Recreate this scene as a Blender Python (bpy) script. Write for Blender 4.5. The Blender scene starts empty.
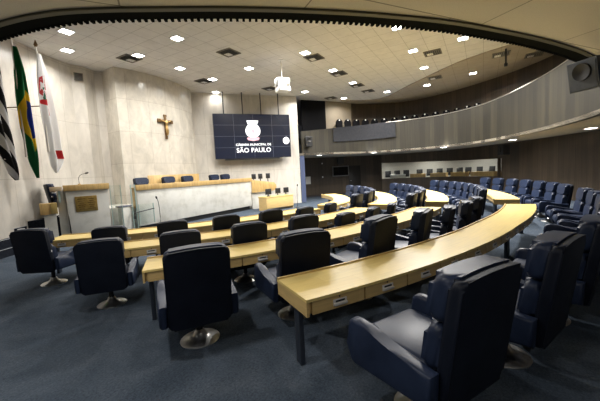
import bpy, bmesh, math, random
from math import sin, cos, pi, radians as R, asin, atan2, hypot, degrees
from mathutils import Vector, Matrix, Euler
random.seed(7)
scn = bpy.context.scene
COL = scn.collection
ZC = 6.4        # upper ceiling
ZB = 2.9        # underside of the gallery balcony
ZS = 4.3        # lower ceiling over the rear of the hall
ZD = 0.93       # stage platform

# ------------------------------------------------------------------ materials
def new_mat(name):
    m = bpy.data.materials.new(name); m.use_nodes = True
    nt = m.node_tree
    return m, nt, nt.nodes['Principled BSDF']
def simple(name, col, rough=.5, metal=0, spec=.5, emit=None, es=0, coat=0):
    m, nt, b = new_mat(name)
    b.inputs['Base Color'].default_value = (*col, 1)
    b.inputs['Roughness'].default_value = rough
    b.inputs['Metallic'].default_value = metal
    b.inputs['Specular IOR Level'].default_value = spec
    b.inputs['Coat Weight'].default_value = coat
    if emit:
        b.inputs['Emission Color'].default_value = (*emit, 1)
        b.inputs['Emission Strength'].default_value = es
    return m
def N(nt, t, **kw):
    n = nt.nodes.new(t)
    for k, v in kw.items():
        if k in n.inputs: n.inputs[k].default_value = v
        else: setattr(n, k, v)
    return n
def ramp(nt, stops):
    r = nt.nodes.new('ShaderNodeValToRGB')
    e = r.color_ramp.elements
    while len(e) < len(stops): e.new(.5)
    for i, (p, c) in enumerate(stops):
        e[i].position = p; e[i].color = (*c, 1)
    return r
def mapping(nt, coord, scale=(1, 1, 1), rot=(0, 0, 0), loc=(0, 0, 0)):
    tc = nt.nodes.new('ShaderNodeTexCoord'); mp = nt.nodes.new('ShaderNodeMapping')
    mp.inputs['Scale'].default_value = scale; mp.inputs['Rotation'].default_value = rot; mp.inputs['Location'].default_value = loc
    nt.links.new(tc.outputs[coord], mp.inputs['Vector'])
    return mp
def bump(nt, b, src, strength, dist=.01):
    bp = nt.nodes.new('ShaderNodeBump'); bp.inputs['Strength'].default_value = strength; bp.inputs['Distance'].default_value = dist
    nt.links.new(src, bp.inputs['Height']); nt.links.new(bp.outputs['Normal'], b.inputs['Normal'])

def noise_mat(name, stops, scale, rough=.6, coord='Object', mscale=(1, 1, 1), detail=5, bs=0, bd=.01, spec=.5, coat=0):
    m, nt, b = new_mat(name)
    mp = mapping(nt, coord, mscale)
    n = N(nt, 'ShaderNodeTexNoise', Scale=scale, Detail=detail, Roughness=.6)
    nt.links.new(mp.outputs[0], n.inputs['Vector'])
    r = ramp(nt, stops); nt.links.new(n.outputs['Fac'], r.inputs[0])
    nt.links.new(r.outputs[0], b.inputs['Base Color'])
    b.inputs['Roughness'].default_value = rough; b.inputs['Specular IOR Level'].default_value = spec
    b.inputs['Coat Weight'].default_value = coat
    if bs: bump(nt, b, n.outputs['Fac'], bs, bd)
    return m

def tile_mat(name, c1, c2, mortar, bw, bh, ms, rough, coord='UV', offset=.5, noise=.25, nscale=1.2, rot=0, loc=(0, 0, 0), spec=.5, vein=None, bumpy=0):
    """slabs / planks / tiles with thin joints and a mottled colour of their own"""
    m, nt, b = new_mat(name)
    mp = mapping(nt, coord, rot=(0, 0, rot), loc=loc)
    br = nt.nodes.new('ShaderNodeTexBrick'); br.offset = offset; br.squash = 1
    br.inputs['Color1'].default_value = (*c1, 1); br.inputs['Color2'].default_value = (*c2, 1); br.inputs['Mortar'].default_value = (*mortar, 1)
    br.inputs['Scale'].default_value = 1; br.inputs['Brick Width'].default_value = bw; br.inputs['Row Height'].default_value = bh
    br.inputs['Mortar Size'].default_value = ms; br.inputs['Mortar Smooth'].default_value = .1; br.inputs['Bias'].default_value = 0
    nt.links.new(mp.outputs[0], br.inputs['Vector'])
    tc = nt.nodes.new('ShaderNodeTexCoord')
    mp2 = nt.nodes.new('ShaderNodeMapping'); mp2.inputs['Scale'].default_value = vein or (1, 1, 1)
    nt.links.new(tc.outputs[coord], mp2.inputs[0])
    n = N(nt, 'ShaderNodeTexNoise', Scale=nscale, Detail=7, Roughness=.65, Distortion=.6)
    nt.links.new(mp2.outputs[0], n.inputs['Vector'])
    r = ramp(nt, [(.3, (1 - noise,) * 3), (.7, (1 + noise * .3,) * 3)]); nt.links.new(n.outputs['Fac'], r.inputs[0])
    mx = nt.nodes.new('ShaderNodeMix'); mx.data_type = 'RGBA'; mx.blend_type = 'MULTIPLY'; mx.inputs[0].default_value = 1
    nt.links.new(br.outputs['Color'], mx.inputs[6]); nt.links.new(r.outputs[0], mx.inputs[7])
    nt.links.new(mx.outputs[2], b.inputs['Base Color'])
    b.inputs['Roughness'].default_value = rough; b.inputs['Specular IOR Level'].default_value = spec
    if bumpy: bump(nt, b, n.outputs['Fac'], bumpy, .01)
    return m

M = {}
def carpet():
    m, nt, b = new_mat('blue_carpet')
    mp = mapping(nt, 'Object')
    n1 = N(nt, 'ShaderNodeTexNoise', Scale=1.1, Detail=6, Roughness=.7, Distortion=.8)
    n2 = N(nt, 'ShaderNodeTexNoise', Scale=45, Detail=4, Roughness=.8)
    for n in (n1, n2): nt.links.new(mp.outputs[0], n.inputs['Vector'])
    r1 = ramp(nt, [(.3, (.038, .052, .071)), (.52, (.060, .076, .097)), (.75, (.094, .110, .132))])
    r2 = ramp(nt, [(.25, (.40, .42, .46)), (.75, (1.5, 1.5, 1.5))])
    nt.links.new(n1.outputs['Fac'], r1.inputs[0]); nt.links.new(n2.outputs['Fac'], r2.inputs[0])
    mx = nt.nodes.new('ShaderNodeMix'); mx.data_type = 'RGBA'; mx.blend_type = 'MULTIPLY'; mx.inputs[0].default_value = 1
    nt.links.new(r1.outputs[0], mx.inputs[6]); nt.links.new(r2.outputs[0], mx.inputs[7])
    nt.links.new(mx.outputs[2], b.inputs['Base Color'])
    b.inputs['Roughness'].default_value = .95; b.inputs['Specular IOR Level'].default_value = .1
    bump(nt, b, n2.outputs['Fac'], .5, .01)
    return m
M['carpet'] = carpet()
M['stair_carpet'] = noise_mat('dark_stair_carpet', [(.3, (.008, .010, .015)), (.7, (.016, .019, .027))], 20, .95, spec=.1)
M['stone'] = tile_mat('travertine_slabs', (.64, .60, .53), (.59, .55, .485), (.42, .38, .32), 1.25, 2.1, .006, .32, noise=.22, nscale=1.6, offset=0, vein=(1.5, .6, 1))
M['tower_stone'] = tile_mat('polished_travertine', (.66, .615, .53), (.60, .555, .475), (.45, .40, .33), .9, 1.3, .006, .16, noise=.25, nscale=1.8, offset=0, vein=(1.3, .8, 1))
M['white_stone'] = noise_mat('white_marble', [(.25, (.44, .43, .38)), (.5, (.60, .59, .54)), (.8, (.68, .67, .62))], 2.2, .25, detail=8)
M['ceil'] = tile_mat('ceiling_tiles', (.69, .67, .645), (.675, .655, .63), (.42, .40, .38), .625, .625, .008, .9, coord='Object', offset=0, noise=.10, nscale=2.5, spec=.15)
M['ceil_ring'] = tile_mat('darker_ceiling_tiles', (.40, .35, .29), (.39, .34, .28), (.26, .22, .18), .625, .625, .007, .9, coord='Object', offset=0, noise=.10, nscale=2.5, spec=.15)  # upper ceiling tile grid in a darker tone
M['soffit'] = tile_mat('soffit_tiles', (.82, .78, .72), (.80, .76, .70), (.36, .34, .30), 2.5, 1.25, .012, .9, coord='Object', offset=.3, noise=.12, nscale=60, rot=.62, spec=.15)
M['panel_dark'] = tile_mat('dark_wood_panelling', (.084, .061, .038), (.052, .037, .023), (.016, .012, .008), .32, 9, .006, .45, offset=0, noise=.45, nscale=2.2, vein=(9, .25, 1))
M['panel_grey'] = tile_mat('greyed_wood_panelling', (.043, .037, .023), (.021, .018, .0115), (.008, .007, .005), .30, 9, .006, .5, offset=0, noise=.40, nscale=2.2, vein=(9, .25, 1))
M['gallery_beige'] = tile_mat('gallery_beige_panel', (.30, .25, .18), (.28, .235, .17), (.2, .16, .12), 1.6, 9, .004, .7, offset=0, noise=.12)
M['desk'] = tile_mat('pale_maple', (.85, .655, .25), (.80, .60, .215), (.74, .54, .19), .9, .17, .003, .34, offset=.37, noise=.12, nscale=3, vein=(.8, 9, 1), spec=.3)
M['desk_front'] = tile_mat('maple_fascia', (.68, .48, .20), (.63, .44, .18), (.60, .42, .17), 3, 3, .001, .38, noise=.2, nscale=3, vein=(.8, 9, 1))
M['oak'] = tile_mat('honey_oak_strips', (.62, .42, .17), (.52, .34, .13), (.40, .26, .10), .16, 3, .004, .35, offset=0, noise=.22, nscale=3, vein=(5, .8, 1))
M['wood_trim'] = simple('dark_maple_edge', (.42, .28, .10), .4)
M['nickel'] = simple('pale_nickel', (.72, .70, .66), .4, .3)
M['steel'] = simple('dark_grey_steel', (.045, .055, .075), .45, .4)
M['chrome'] = simple('chrome', (.78, .77, .74), .34, 1)
M['black'] = simple('black_plastic', (.012, .012, .013), .45)
M['matte_black'] = simple('black_cloth', (.008, .008, .009), .9, spec=.1)
M['rim'] = simple('dark_green_black_paint', (.005, .006, .005), .9, spec=.05)
M['rim_edge'] = simple('olive_trim', (.10, .095, .06), .55)
M['leather'] = noise_mat('navy_leather', [(.3, (.012, .019, .042)), (.7, (.019, .029, .060))], 6, .40, bs=.12, bd=.01, spec=.25)
M['leather_back'] = noise_mat('shaded_navy_leather', [(.3, (.005, .007, .014)), (.7, (.008, .011, .020))], 6, .52, bs=.10, bd=.01, spec=.16)  # navy leather again, the weak light on chair backs put into its colour
M['white'] = simple('white_plastic', (.75, .75, .74), .4)
M['paper'] = simple('paper', (.75, .73, .68), .8)
M['brass'] = noise_mat('brass_plate', [(.3, (.30, .19, .05)), (.7, (.55, .38, .12))], 9, .34)
M['brass'].node_tree.nodes['Principled BSDF'].inputs['Metallic'].default_value = .75
M['gold'] = simple('gilded_bronze', (.72, .48, .20), .3, .9)
M['bronze'] = simple('brown_bronze', (.16, .09, .035), .42, .5)
M['grey_cloth'] = noise_mat('charcoal_cloth', [(.3, (.030, .031, .036)), (.7, (.042, .043, .048))], 8, .85, spec=.2)
M['blue_cloth'] = simple('slate_blue_curtain', (.10, .125, .22), .8)
M['speaker'] = noise_mat('blue_grey_cabinet', [(.3, (.050, .062, .085)), (.7, (.070, .082, .108))], 9, .55)
M['grille'] = simple('vent_grille_black', (.03, .03, .028), .6)
M['vent_frame'] = simple('vent_frame_grey', (.16, .145, .12), .6)
M['grey_top'] = simple('grey_granite', (.14, .15, .18), .25)
M['screen_white'] = simple('screen_white', (.8, .8, .8), .4, emit=(.92, .95, 1), es=.66)
M['screen_pink'] = simple('screen_pink', (.6, .3, .35), .4, emit=(.95, .55, .62), es=.5)
M['screen_red'] = simple('screen_red', (.5, .1, .1), .4, emit=(.9, .45, .45), es=.8)
M['bezel'] = simple('bezel_grey', (.10, .11, .14), .35, emit=(.2, .23, .32), es=.12)
M['tv_off'] = simple('dark_glass', (.006, .006, .007), .08, spec=.6)
M['lamp'] = simple('lit_diffuser', (1, 1, 1), .5, emit=(1, .975, .93), es=16)
M['skin_red'] = simple('skirting', (.03, .02, .018), .5)

def screen_mat():
    m, nt, b = new_mat('navy_screen')
    mp = mapping(nt, 'Object')
    n = N(nt, 'ShaderNodeTexNoise', Scale=.6, Detail=2)
    nt.links.new(mp.outputs[0], n.inputs['Vector'])
    r = ramp(nt, [(.3, (.003, .004, .010)), (.7, (.006, .008, .017))]); nt.links.new(n.outputs['Fac'], r.inputs[0])
    nt.links.new(r.outputs[0], b.inputs['Emission Color']); b.inputs['Emission Strength'].default_value = 1
    b.inputs['Base Color'].default_value = (.01, .012, .02, 1); b.inputs['Roughness'].default_value = .22
    return m
M['screen'] = screen_mat()

def glass_mat():
    m, nt, b = new_mat('clear_glass')
    for n in list(nt.nodes):
        if n.type != 'OUTPUT_MATERIAL': nt.nodes.remove(n)
    out = [n for n in nt.nodes if n.type == 'OUTPUT_MATERIAL'][0]
    t = N(nt, 'ShaderNodeBsdfTransparent'); t.inputs[0].default_value = (.955, .98, .97, 1)
    g = N(nt, 'ShaderNodeBsdfGlossy'); g.inputs['Roughness'].default_value = .03
    f_n = N(nt, 'ShaderNodeFresnel', IOR=1.45); geo = N(nt, 'ShaderNodeNewGeometry'); f = N(nt, 'ShaderNodeMath', operation='MULTIPLY'); inv = N(nt, 'ShaderNodeMath', operation='SUBTRACT'); inv.inputs[0].default_value = 1
    nt.links.new(geo.outputs['Backfacing'], inv.inputs[1]); nt.links.new(f_n.outputs[0], f.inputs[0]); nt.links.new(inv.outputs[0], f.inputs[1])
    mx = N(nt, 'ShaderNodeMixShader')
    nt.links.new(f.outputs[0], mx.inputs[0]); nt.links.new(t.outputs[0], mx.inputs[1]); nt.links.new(g.outputs[0], mx.inputs[2])
    nt.links.new(mx.outputs[0], out.inputs[0])
    return m
M['glass'] = glass_mat()
M['glass_edge'] = simple('green_glass_edge', (.34, .45, .42), .15)

def uvmath(nt):
    tc = nt.nodes.new('ShaderNodeTexCoord'); s = nt.nodes.new('ShaderNodeSeparateXYZ')
    nt.links.new(tc.outputs['UV'], s.inputs[0]); return s.outputs[0], s.outputs[1]
def mth(nt, op, a, b=0.):
    n = nt.nodes.new('ShaderNodeMath'); n.operation = op
    for i, v in enumerate((a, b)):
        if isinstance(v, (int, float)): n.inputs[i].default_value = v
        else: nt.links.new(v, n.inputs[i])
    return n.outputs[0]
def mixc(nt, fac, a, b):
    mx = nt.nodes.new('ShaderNodeMix'); mx.data_type = 'RGBA'
    nt.links.new(fac, mx.inputs[0])
    for i, v in ((6, a), (7, b)):
        if isinstance(v, tuple): mx.inputs[i].default_value = (*v, 1)
        else: nt.links.new(v, mx.inputs[i])
    return mx.outputs[2]
def ell(nt, u, v, cu, cv, ru, rv):      # 1 inside an ellipse
    a = mth(nt, 'POWER', mth(nt, 'ABSOLUTE', mth(nt, 'DIVIDE', mth(nt, 'SUBTRACT', u, cu), ru)), 2)
    b = mth(nt, 'POWER', mth(nt, 'ABSOLUTE', mth(nt, 'DIVIDE', mth(nt, 'SUBTRACT', v, cv), rv)), 2)
    return mth(nt, 'LESS_THAN', mth(nt, 'ADD', a, b), 1)
def flag_mat(kind):
    m, nt, b = new_mat(kind + '_flag_cloth'); u, v = uvmath(nt)
    if kind == 'green':
        a = mth(nt, 'DIVIDE', mth(nt, 'ABSOLUTE', mth(nt, 'SUBTRACT', u, .5)), .58)
        c = mth(nt, 'DIVIDE', mth(nt, 'ABSOLUTE', mth(nt, 'SUBTRACT', v, .54)), .30)
        rh = mth(nt, 'LESS_THAN', mth(nt, 'ADD', a, c), 1)
        c1 = mixc(nt, rh, (.012, .16, .05), (.72, .52, .03))
        c2 = mixc(nt, ell(nt, u, v, .56, .54, .34, .15), c1, (.02, .045, .28))
    elif kind == 'white':
        cr = mth(nt, 'MAXIMUM', ell(nt, u, v, .42, .40, .34, .028), mth(nt, 'MULTIPLY', mth(nt, 'LESS_THAN', mth(nt, 'ABSOLUTE', mth(nt, 'SUBTRACT', u, .74)), .055), mth(nt, 'LESS_THAN', mth(nt, 'ABSOLUTE', mth(nt, 'SUBTRACT', v, .30)), .2)))
        c1 = mixc(nt, cr, (.78, .77, .76), (.55, .03, .035))
        wv = nt.nodes.new('ShaderNodeTexNoise'); wv.inputs['Scale'].default_value = 9
        tc = nt.nodes.new('ShaderNodeTexCoord'); nt.links.new(tc.outputs['UV'], wv.inputs['Vector'])
        arms = mth(nt, 'MULTIPLY', ell(nt, u, v, .42, .27, .36, .095), mth(nt, 'GREATER_THAN', wv.outputs['Fac'], .49))
        c1 = mixc(nt, arms, c1, (.50, .05, .05))
        gr = mth(nt, 'MULTIPLY', ell(nt, u, v, .4, .33, .4, .055), mth(nt, 'LESS_THAN', wv.outputs['Fac'], .43))
        c1 = mixc(nt, gr, c1, (.05, .16, .10))
        c2 = mixc(nt, mth(nt, 'MULTIPLY', mth(nt, 'GREATER_THAN', u, .62), mth(nt, 'MULTIPLY', mth(nt, 'GREATER_THAN', v, .80), mth(nt, 'LESS_THAN', v, .875))), c1, (.45, .03, .03))
    else:
        s = mth(nt, 'SINE', mth(nt, 'MULTIPLY', mth(nt, 'ADD', mth(nt, 'MULTIPLY', v, .9), mth(nt, 'MULTIPLY', u, -.55)), 26))
        c2 = mixc(nt, mth(nt, 'GREATER_THAN', s, .1), (.012, .011, .012), (.72, .71, .70))
    nt.links.new(c2, b.inputs['Base Color'])
    b.inputs['Roughness'].default_value = .7; b.inputs['Specular IOR Level'].default_value = .25
    return m

# ------------------------------------------------------------------ helpers
def finish(name, bm, mat, parent=None, smooth=40, recalc=True):
    if recalc: bmesh.ops.recalc_face_normals(bm, faces=bm.faces[:])
    me = bpy.data.meshes.new(name); bm.to_mesh(me); bm.free()
    if smooth:
        me.polygons.foreach_set('use_smooth', [True] * len(me.polygons))
        me.set_sharp_from_angle(angle=R(smooth))
    mats = mat if isinstance(mat, (list, tuple)) else [mat]
    for x in mats: me.materials.append(x)
    o = bpy.data.objects.new(name, me); COL.objects.link(o)
    if parent is not None: o.parent = parent
    return o
def tag(o, label, cat, group=None, kind=None):
    o['label'] = label; o['category'] = cat
    if group: o['group'] = group
    if kind: o['kind'] = kind
    return o
def thing(name, label, cat, loc=(0, 0, 0), rz=0, group=None):
    o = bpy.data.objects.new(name, None); COL.objects.link(o); o.empty_display_size = .1
    o.location = loc; o.rotation_euler = (0, 0, rz)
    return tag(o, label, cat, group)
def struct(name, bm, mat, smooth=30, recalc=True):
    o = finish(name, bm, mat, None, smooth, recalc); o['kind'] = 'structure'; return o
def dup(root, loc, rz, label, group=None):
    c = root.copy(); COL.objects.link(c); c.location = loc; c.rotation_euler = (0, 0, rz); c['label'] = label
    if group: c['group'] = group
    for ch in root.children:
        d = ch.copy(); COL.objects.link(d); d.parent = c
        for g in ch.children:
            e = g.copy(); COL.objects.link(e); e.parent = d
    return c
def box(bm, c, s, rot=None, bev=0, seg=2):
    t = bmesh.new(); bmesh.ops.create_cube(t, size=1)
    bmesh.ops.scale(t, vec=s, verts=t.verts)
    if bev: bmesh.ops.bevel(t, geom=t.edges[:] , offset=bev, segments=seg, affect='EDGES', profile=.5)
    mt = Matrix.Translation(c)
    if rot is not None: mt = mt @ (rot if isinstance(rot, Matrix) else Euler(rot).to_matrix().to_4x4())
    bmesh.ops.transform(t, matrix=mt, verts=t.verts)
    me = bpy.data.meshes.new('t'); t.to_mesh(me); t.free(); bm.from_mesh(me); bpy.data.meshes.remove(me)
    return bm
def B(c, s, rot=None, bev=0, seg=2): return box(bmesh.new(), c, s, rot, bev, seg)
def tube(bm, pts, r, seg=10, caps=True):
    pts = [Vector(p) for p in pts]; rs = r if isinstance(r, (list, tuple)) else [r] * len(pts)
    rings = []
    for i, p in enumerate(pts):
        d = (pts[min(i + 1, len(pts) - 1)] - pts[max(i - 1, 0)]).normalized()
        a = d.cross(Vector((0, 0, 1)));
        if a.length < 1e-4: a = Vector((1, 0, 0))
        a.normalize(); b = d.cross(a)
        rings.append([bm.verts.new(p + rs[i] * (cos(2 * pi * k / seg) * a + sin(2 * pi * k / seg) * b)) for k in range(seg)])
    for i in range(len(rings) - 1):
        for k in range(seg): bm.faces.new((rings[i][k], rings[i][(k + 1) % seg], rings[i + 1][(k + 1) % seg], rings[i + 1][k]))
    if caps: bm.faces.new(rings[0]); bm.faces.new(rings[-1])
    return bm
def lathe(bm, prof, seg=24, c=(0, 0, 0)):
    rings = []
    for r, z in prof:
        rings.append([bm.verts.new((c[0] + r * cos(2 * pi * k / seg), c[1] + r * sin(2 * pi * k / seg), c[2] + z)) for k in range(seg)])
    for i in range(len(rings) - 1):
        for k in range(seg): bm.faces.new((rings[i][k], rings[i][(k + 1) % seg], rings[i + 1][(k + 1) % seg], rings[i + 1][k]))
    bm.faces.new(rings[0]); bm.faces.new(rings[-1])
    return bm
def prism(bm, poly, ax, a0, a1, bev=0, seg=2):
    """polygon extruded along x ('x': poly=(y,z)), y ('y': poly=(x,z)) or z ('z': poly=(x,y))"""
    t = bmesh.new()
    def P(p, a): return (a, p[0], p[1]) if ax == 'x' else (p[0], a, p[1]) if ax == 'y' else (p[0], p[1], a)
    v0 = [t.verts.new(P(p, a0)) for p in poly]; v1 = [t.verts.new(P(p, a1)) for p in poly]
    n = len(poly)
    for i in range(n): t.faces.new((v0[i], v0[(i + 1) % n], v1[(i + 1) % n], v1[i]))
    f0 = t.faces.new(v0); f1 = t.faces.new(v1)
    if bev:
        ed = list(set(f0.edges[:] + f1.edges[:]))
        bmesh.ops.bevel(t, geom=ed, offset=bev, segments=seg, affect='EDGES', profile=.5)
    me = bpy.data.meshes.new('t'); t.to_mesh(me); t.free(); bm.from_mesh(me); bpy.data.meshes.remove(me)
    return bm
def catmull(pts, n=6):
    out = []
    for i in range(len(pts) - 1):
        p0 = Vector(pts[max(i - 1, 0)]); p1 = Vector(pts[i]); p2 = Vector(pts[i + 1]); p3 = Vector(pts[min(i + 2, len(pts) - 1)])
        for k in range(n):
            t = k / n
            out.append(.5 * ((2 * p1) + (-p0 + p2) * t + (2 * p0 - 5 * p1 + 4 * p2 - p3) * t * t + (-p0 + 3 * p1 - 3 * p2 + p3) * t ** 3))
    out.append(Vector(pts[-1])); return [tuple(v) for v in out]
def offset_line(pts, d):
    """move a plan polyline sideways by d (to its left for d>0)"""
    out = []
    for i, p in enumerate(pts):
        a = Vector(pts[max(i - 1, 0)][:2]); b = Vector(pts[min(i + 1, len(pts) - 1)][:2]); t = (b - a).normalized()
        out.append((p[0] - t.y * d, p[1] + t.x * d))
    return out
def wall_strip(bm, pts, z0, z1, th=.2, u0=0):
    """a wall along a plan polyline, thickness th to its left, with metre UVs; z0/z1 may be lists"""
    uv = bm.loops.layers.uv.verify()
    n = len(pts); Z0 = z0 if isinstance(z0, list) else [z0] * n; Z1 = z1 if isinstance(z1, list) else [z1] * n
    back = offset_line(pts, th); s = u0; us = [s]
    for i in range(1, n): s += hypot(pts[i][0] - pts[i - 1][0], pts[i][1] - pts[i - 1][1]); us.append(s)
    def quad(c, u):
        f = bm.faces.new([bm.verts.new(p) for p in c])
        for l, w in zip(f.loops, u): l[uv].uv = w
    for i in range(n - 1):
        j = i + 1; p, q, pb, qb = pts[i], pts[j], back[i], back[j]; a, b = us[i], us[j]
        quad([(*p, Z0[i]), (*q, Z0[j]), (*q, Z1[j]), (*p, Z1[i])], [(a, Z0[i]), (b, Z0[j]), (b, Z1[j]), (a, Z1[i])])
        quad([(*qb, Z0[j]), (*pb, Z0[i]), (*pb, Z1[i]), (*qb, Z1[j])], [(b, Z0[j]), (a, Z0[i]), (a, Z1[i]), (b, Z1[j])])
        quad([(*p, Z1[i]), (*q, Z1[j]), (*qb, Z1[j]), (*pb, Z1[i])], [(a, 0), (b, 0), (b, th), (a, th)])
        quad([(*p, Z0[i]), (*pb, Z0[i]), (*qb, Z0[j]), (*q, Z0[j])], [(a, 0), (a, th), (b, th), (b, 0)])
    for i in (0, n - 1):
        quad([(*pts[i], Z0[i]), (*back[i], Z0[i]), (*back[i], Z1[i]), (*pts[i], Z1[i])], [(0, Z0[i]), (th, Z0[i]), (th, Z1[i]), (0, Z1[i])])
    bmesh.ops.remove_doubles(bm, verts=bm.verts[:], dist=1e-5)
    return bm
def slab(bm, poly, z0, z1): return prism(bm, poly, 'z', z0, z1)
def pol(r, ph): return (r * sin(R(ph)), -r * cos(R(ph)))
def boxuv(bm):
    """metre UVs by dominant axis"""
    uv = bm.loops.layers.uv.verify(); bm.normal_update()
    for f in bm.faces:
        n = f.normal; a = max(range(3), key=lambda i: abs(n[i]))
        for l in f.loops:
            c = l.vert.co
            l[uv].uv = (c.y, c.z) if a == 0 else (c.x, c.z) if a == 1 else (c.x, c.y)
    return bm
def shear(bm, k, z0):      # lean backwards: y -= k*(z-z0)
    for v in bm.verts: v.co.y -= k * (v.co.z - z0) if v.co.z > z0 else 0
    return bm

# ================================================================== the setting
fl = bmesh.new(); slab(fl, [(-19, -19.2), (19, -19.2), (19, 3), (-19, 3)], -.12, 0)
struct('floor', fl, M['carpet'])

ce = bmesh.new(); slab(ce, [(-18.8, -19), (18.8, -19), (18.8, 2.2), (-18.8, 2.2)], ZC, ZC + .12)
struct('ceiling', ce, M['ceil'])

# left wall of folded stone panels
LW = [(-16.7, -7.6), (-12.5, -5.7), (-8.6, -3.1), (-7.0, -1.75), (-6.0, -.95), (-5.25, -.38), (-4.45, .10), (-3.95, .32), (-3.61, .42), (-3.22, .30), (-2.72, .52), (-2.15, .36), (-2.1, .9)]
struct('wall_left', wall_strip(bmesh.new(), LW, 0, ZC, .25), M['stone'])
# bulging stone tower behind the bench
tw_arc = catmull([(-2.5, -.52), (-1.75, -.68), (-.95, -.72), (.1, -.60), (.95, -.36), (1.68, -.04)], 5)
TWR = [(-2.42, .9)] + tw_arc + [(1.75, .95)]
struct('wall_tower', wall_strip(bmesh.new(), TWR, 0, ZC, .2), M['tower_stone'])
# wall behind the screens
TVW = [(1.5, .72), (2.14, .22), (6.62, -3.44)]
struct('wall_front', wall_strip(bmesh.new(), TVW, 0, ZC, .28), M['stone'])
t = bmesh.new(); wall_strip(t, [(6.66, -3.46), (6.95, -3.20)], 0, ZC, .05); struct('trim_1', t, M['white_stone'])
# blue curtain edge in the opening beside it
cur = bmesh.new()
cp = [(6.655 + .0172 * k + (.008 if k % 2 else -.008), -3.50 - .0142 * k + (.010 if k % 2 else -.010)) for k in range(14)]
wall_strip(cur, cp, .02, 2.86, .012)
tag(finish('curtain', cur, M['blue_cloth']), 'slate blue curtain hanging in the opening right of the stone screen wall', 'curtain')

# lower rear wall, dark planks, with the long window
RW1 = [(7.3, -2.75), (9.3, -.95), (10.28, -1.57), (12, -3.0), (13.6, -4.93), (14.66, -6.24)]
RWW = catmull([(14.66, -6.24), (15.15, -7.7), (15.3, -9.2), (14.95, -10.7), (14.1, -12.05), (11.78, -14.03)], 6)
arc_tail = [pol(18.3, a) for a in range(36, -66, -6)]
RW2 = [(11.78, -14.03), (10.8, -14.85)] + arc_tail + [(-16.7, -7.6)]
L1 = sum(hypot(RW1[i + 1][0] - RW1[i][0], RW1[i + 1][1] - RW1[i][1]) for i in range(len(RW1) - 1))
L2 = L1 + sum(hypot(RWW[i + 1][0] - RWW[i][0], RWW[i + 1][1] - RWW[i][1]) for i in range(len(RWW) - 1))
b_ = bmesh.new()
wall_strip(b_, RW1, 0, ZB + .1, .2)
nn = len(RWW); zlo = [.98] * nn; zhi = [2.30 - .22 * i / (nn - 1) for i in range(nn)]
wall_strip(b_, RWW, 0, zlo, .2, L1); wall_strip(b_, RWW, zhi, ZB + .1, .2, L1)
wall_strip(b_, RW2, 0, ZB + .1, .2, L2)
struct('wall_rear', b_, M['panel_dark'])
fr = bmesh.new()
inn = offset_line(RWW, -.03)
for zz in ('lo', 'hi'):
    for i in range(nn - 1):
        za, zb = (zlo[i], zlo[i + 1]) if zz == 'lo' else (zhi[i], zhi[i + 1])
        wall_strip(fr, [inn[i], inn[i + 1]], [za - .03, zb - .03], [za + .03, zb + .03], .18)
for i in (0, nn - 1): wall_strip(fr, [inn[i], (inn[i][0] + .05 * (1 if i else -1) * 0 + .04, inn[i][1] + .03)], zlo[i], zhi[i], .18)
wf = struct('window_1', fr, M['panel_dark'])
gl = bmesh.new(); wall_strip(gl, offset_line(RWW, .08), [z + .03 for z in zlo], [z - .03 for z in zhi], .012)
g = finish('pane', gl, M['glass'], wf)
# skirting of the rear wall
sk = bmesh.new(); wall_strip(sk, offset_line(RW1[1:], -.025), 0, .14, .022); struct('baseboard_rear', sk, M['skin_red'])
# door in the rear wall
dv = Vector((13.6 - 12, -4.93 + 3.0)).normalized(); dn = Vector((-abs(dv.y), -abs(dv.x)))
def on_rear(s, off, z): p = Vector((12, -3.0)) + dv * s + dn * off; return (p.x, p.y, z)
rz_rear = atan2(dv.y, dv.x)
dd = B((0, 0, 0), (.98, .035, 2.16), None, .006); 
dr = struct('door_1', dd, M['panel_dark']); dr.location = on_rear(1.95, .022, 1.09); dr.rotation_euler = (0, 0, rz_rear)
hd = bmesh.new(); tube(hd, [(-.38, -.02, -.05), (-.38, -.06, -.05), (-.27, -.06, -.05)], .011); hd = finish('handle', hd, M['chrome'], dr)

# room behind the window
sr = bmesh.new()
RB = offset_line(RWW, 3.2); RB = [(13.0, -4.4 + .6), (15.2, -3.6)] + RB[2:-2] + [(14.2, -16.2), (12.0, -14.3)]
wall_strip(sr, RB, .3, 3.0, .1); struct('wall_side', sr, simple('white_painted_wall', (.52, .49, .44), .8))
side_poly = [(p[0], p[1]) for p in offset_line(RWW, .22)] + [(p[0], p[1]) for p in reversed(RB)]
s1 = bmesh.new(); slab(s1, side_poly, .3, .4); struct('floor_side', s1, M['stair_carpet'])
s2 = bmesh.new(); slab(s2, side_poly, 2.95, 3.05); struct('ceiling_side', s2, M['ceil'])

# ---- gallery balcony
PW = [(6.75, -3.62), (8.37, -4.98), (10.3, -6.42)]
PA = catmull([(10.3, -6.42), (11.05, -7.6), (11.2, -9.1), (10.95, -10.6), (10.35, -11.75), (9.3, -12.85), (8.0, -13.65), (6.0, -14.45), (4.0, -15.05), (1.5, -15.5), (-.7, -15.65), (-1.6, -15.7)], 5)
zw = [4.33, 4.51, 4.72]
pb = bmesh.new(); wall_strip(pb, PW, ZB, zw, .15)
nA = len(PA); zA = [4.72 + .08 * min(1, i / 6) for i in range(nA)]
wall_strip(pb, PA, ZB, zA, .15, 4.6)
struct('wall_gallery_front', pb, M['panel_grey'])
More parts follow.
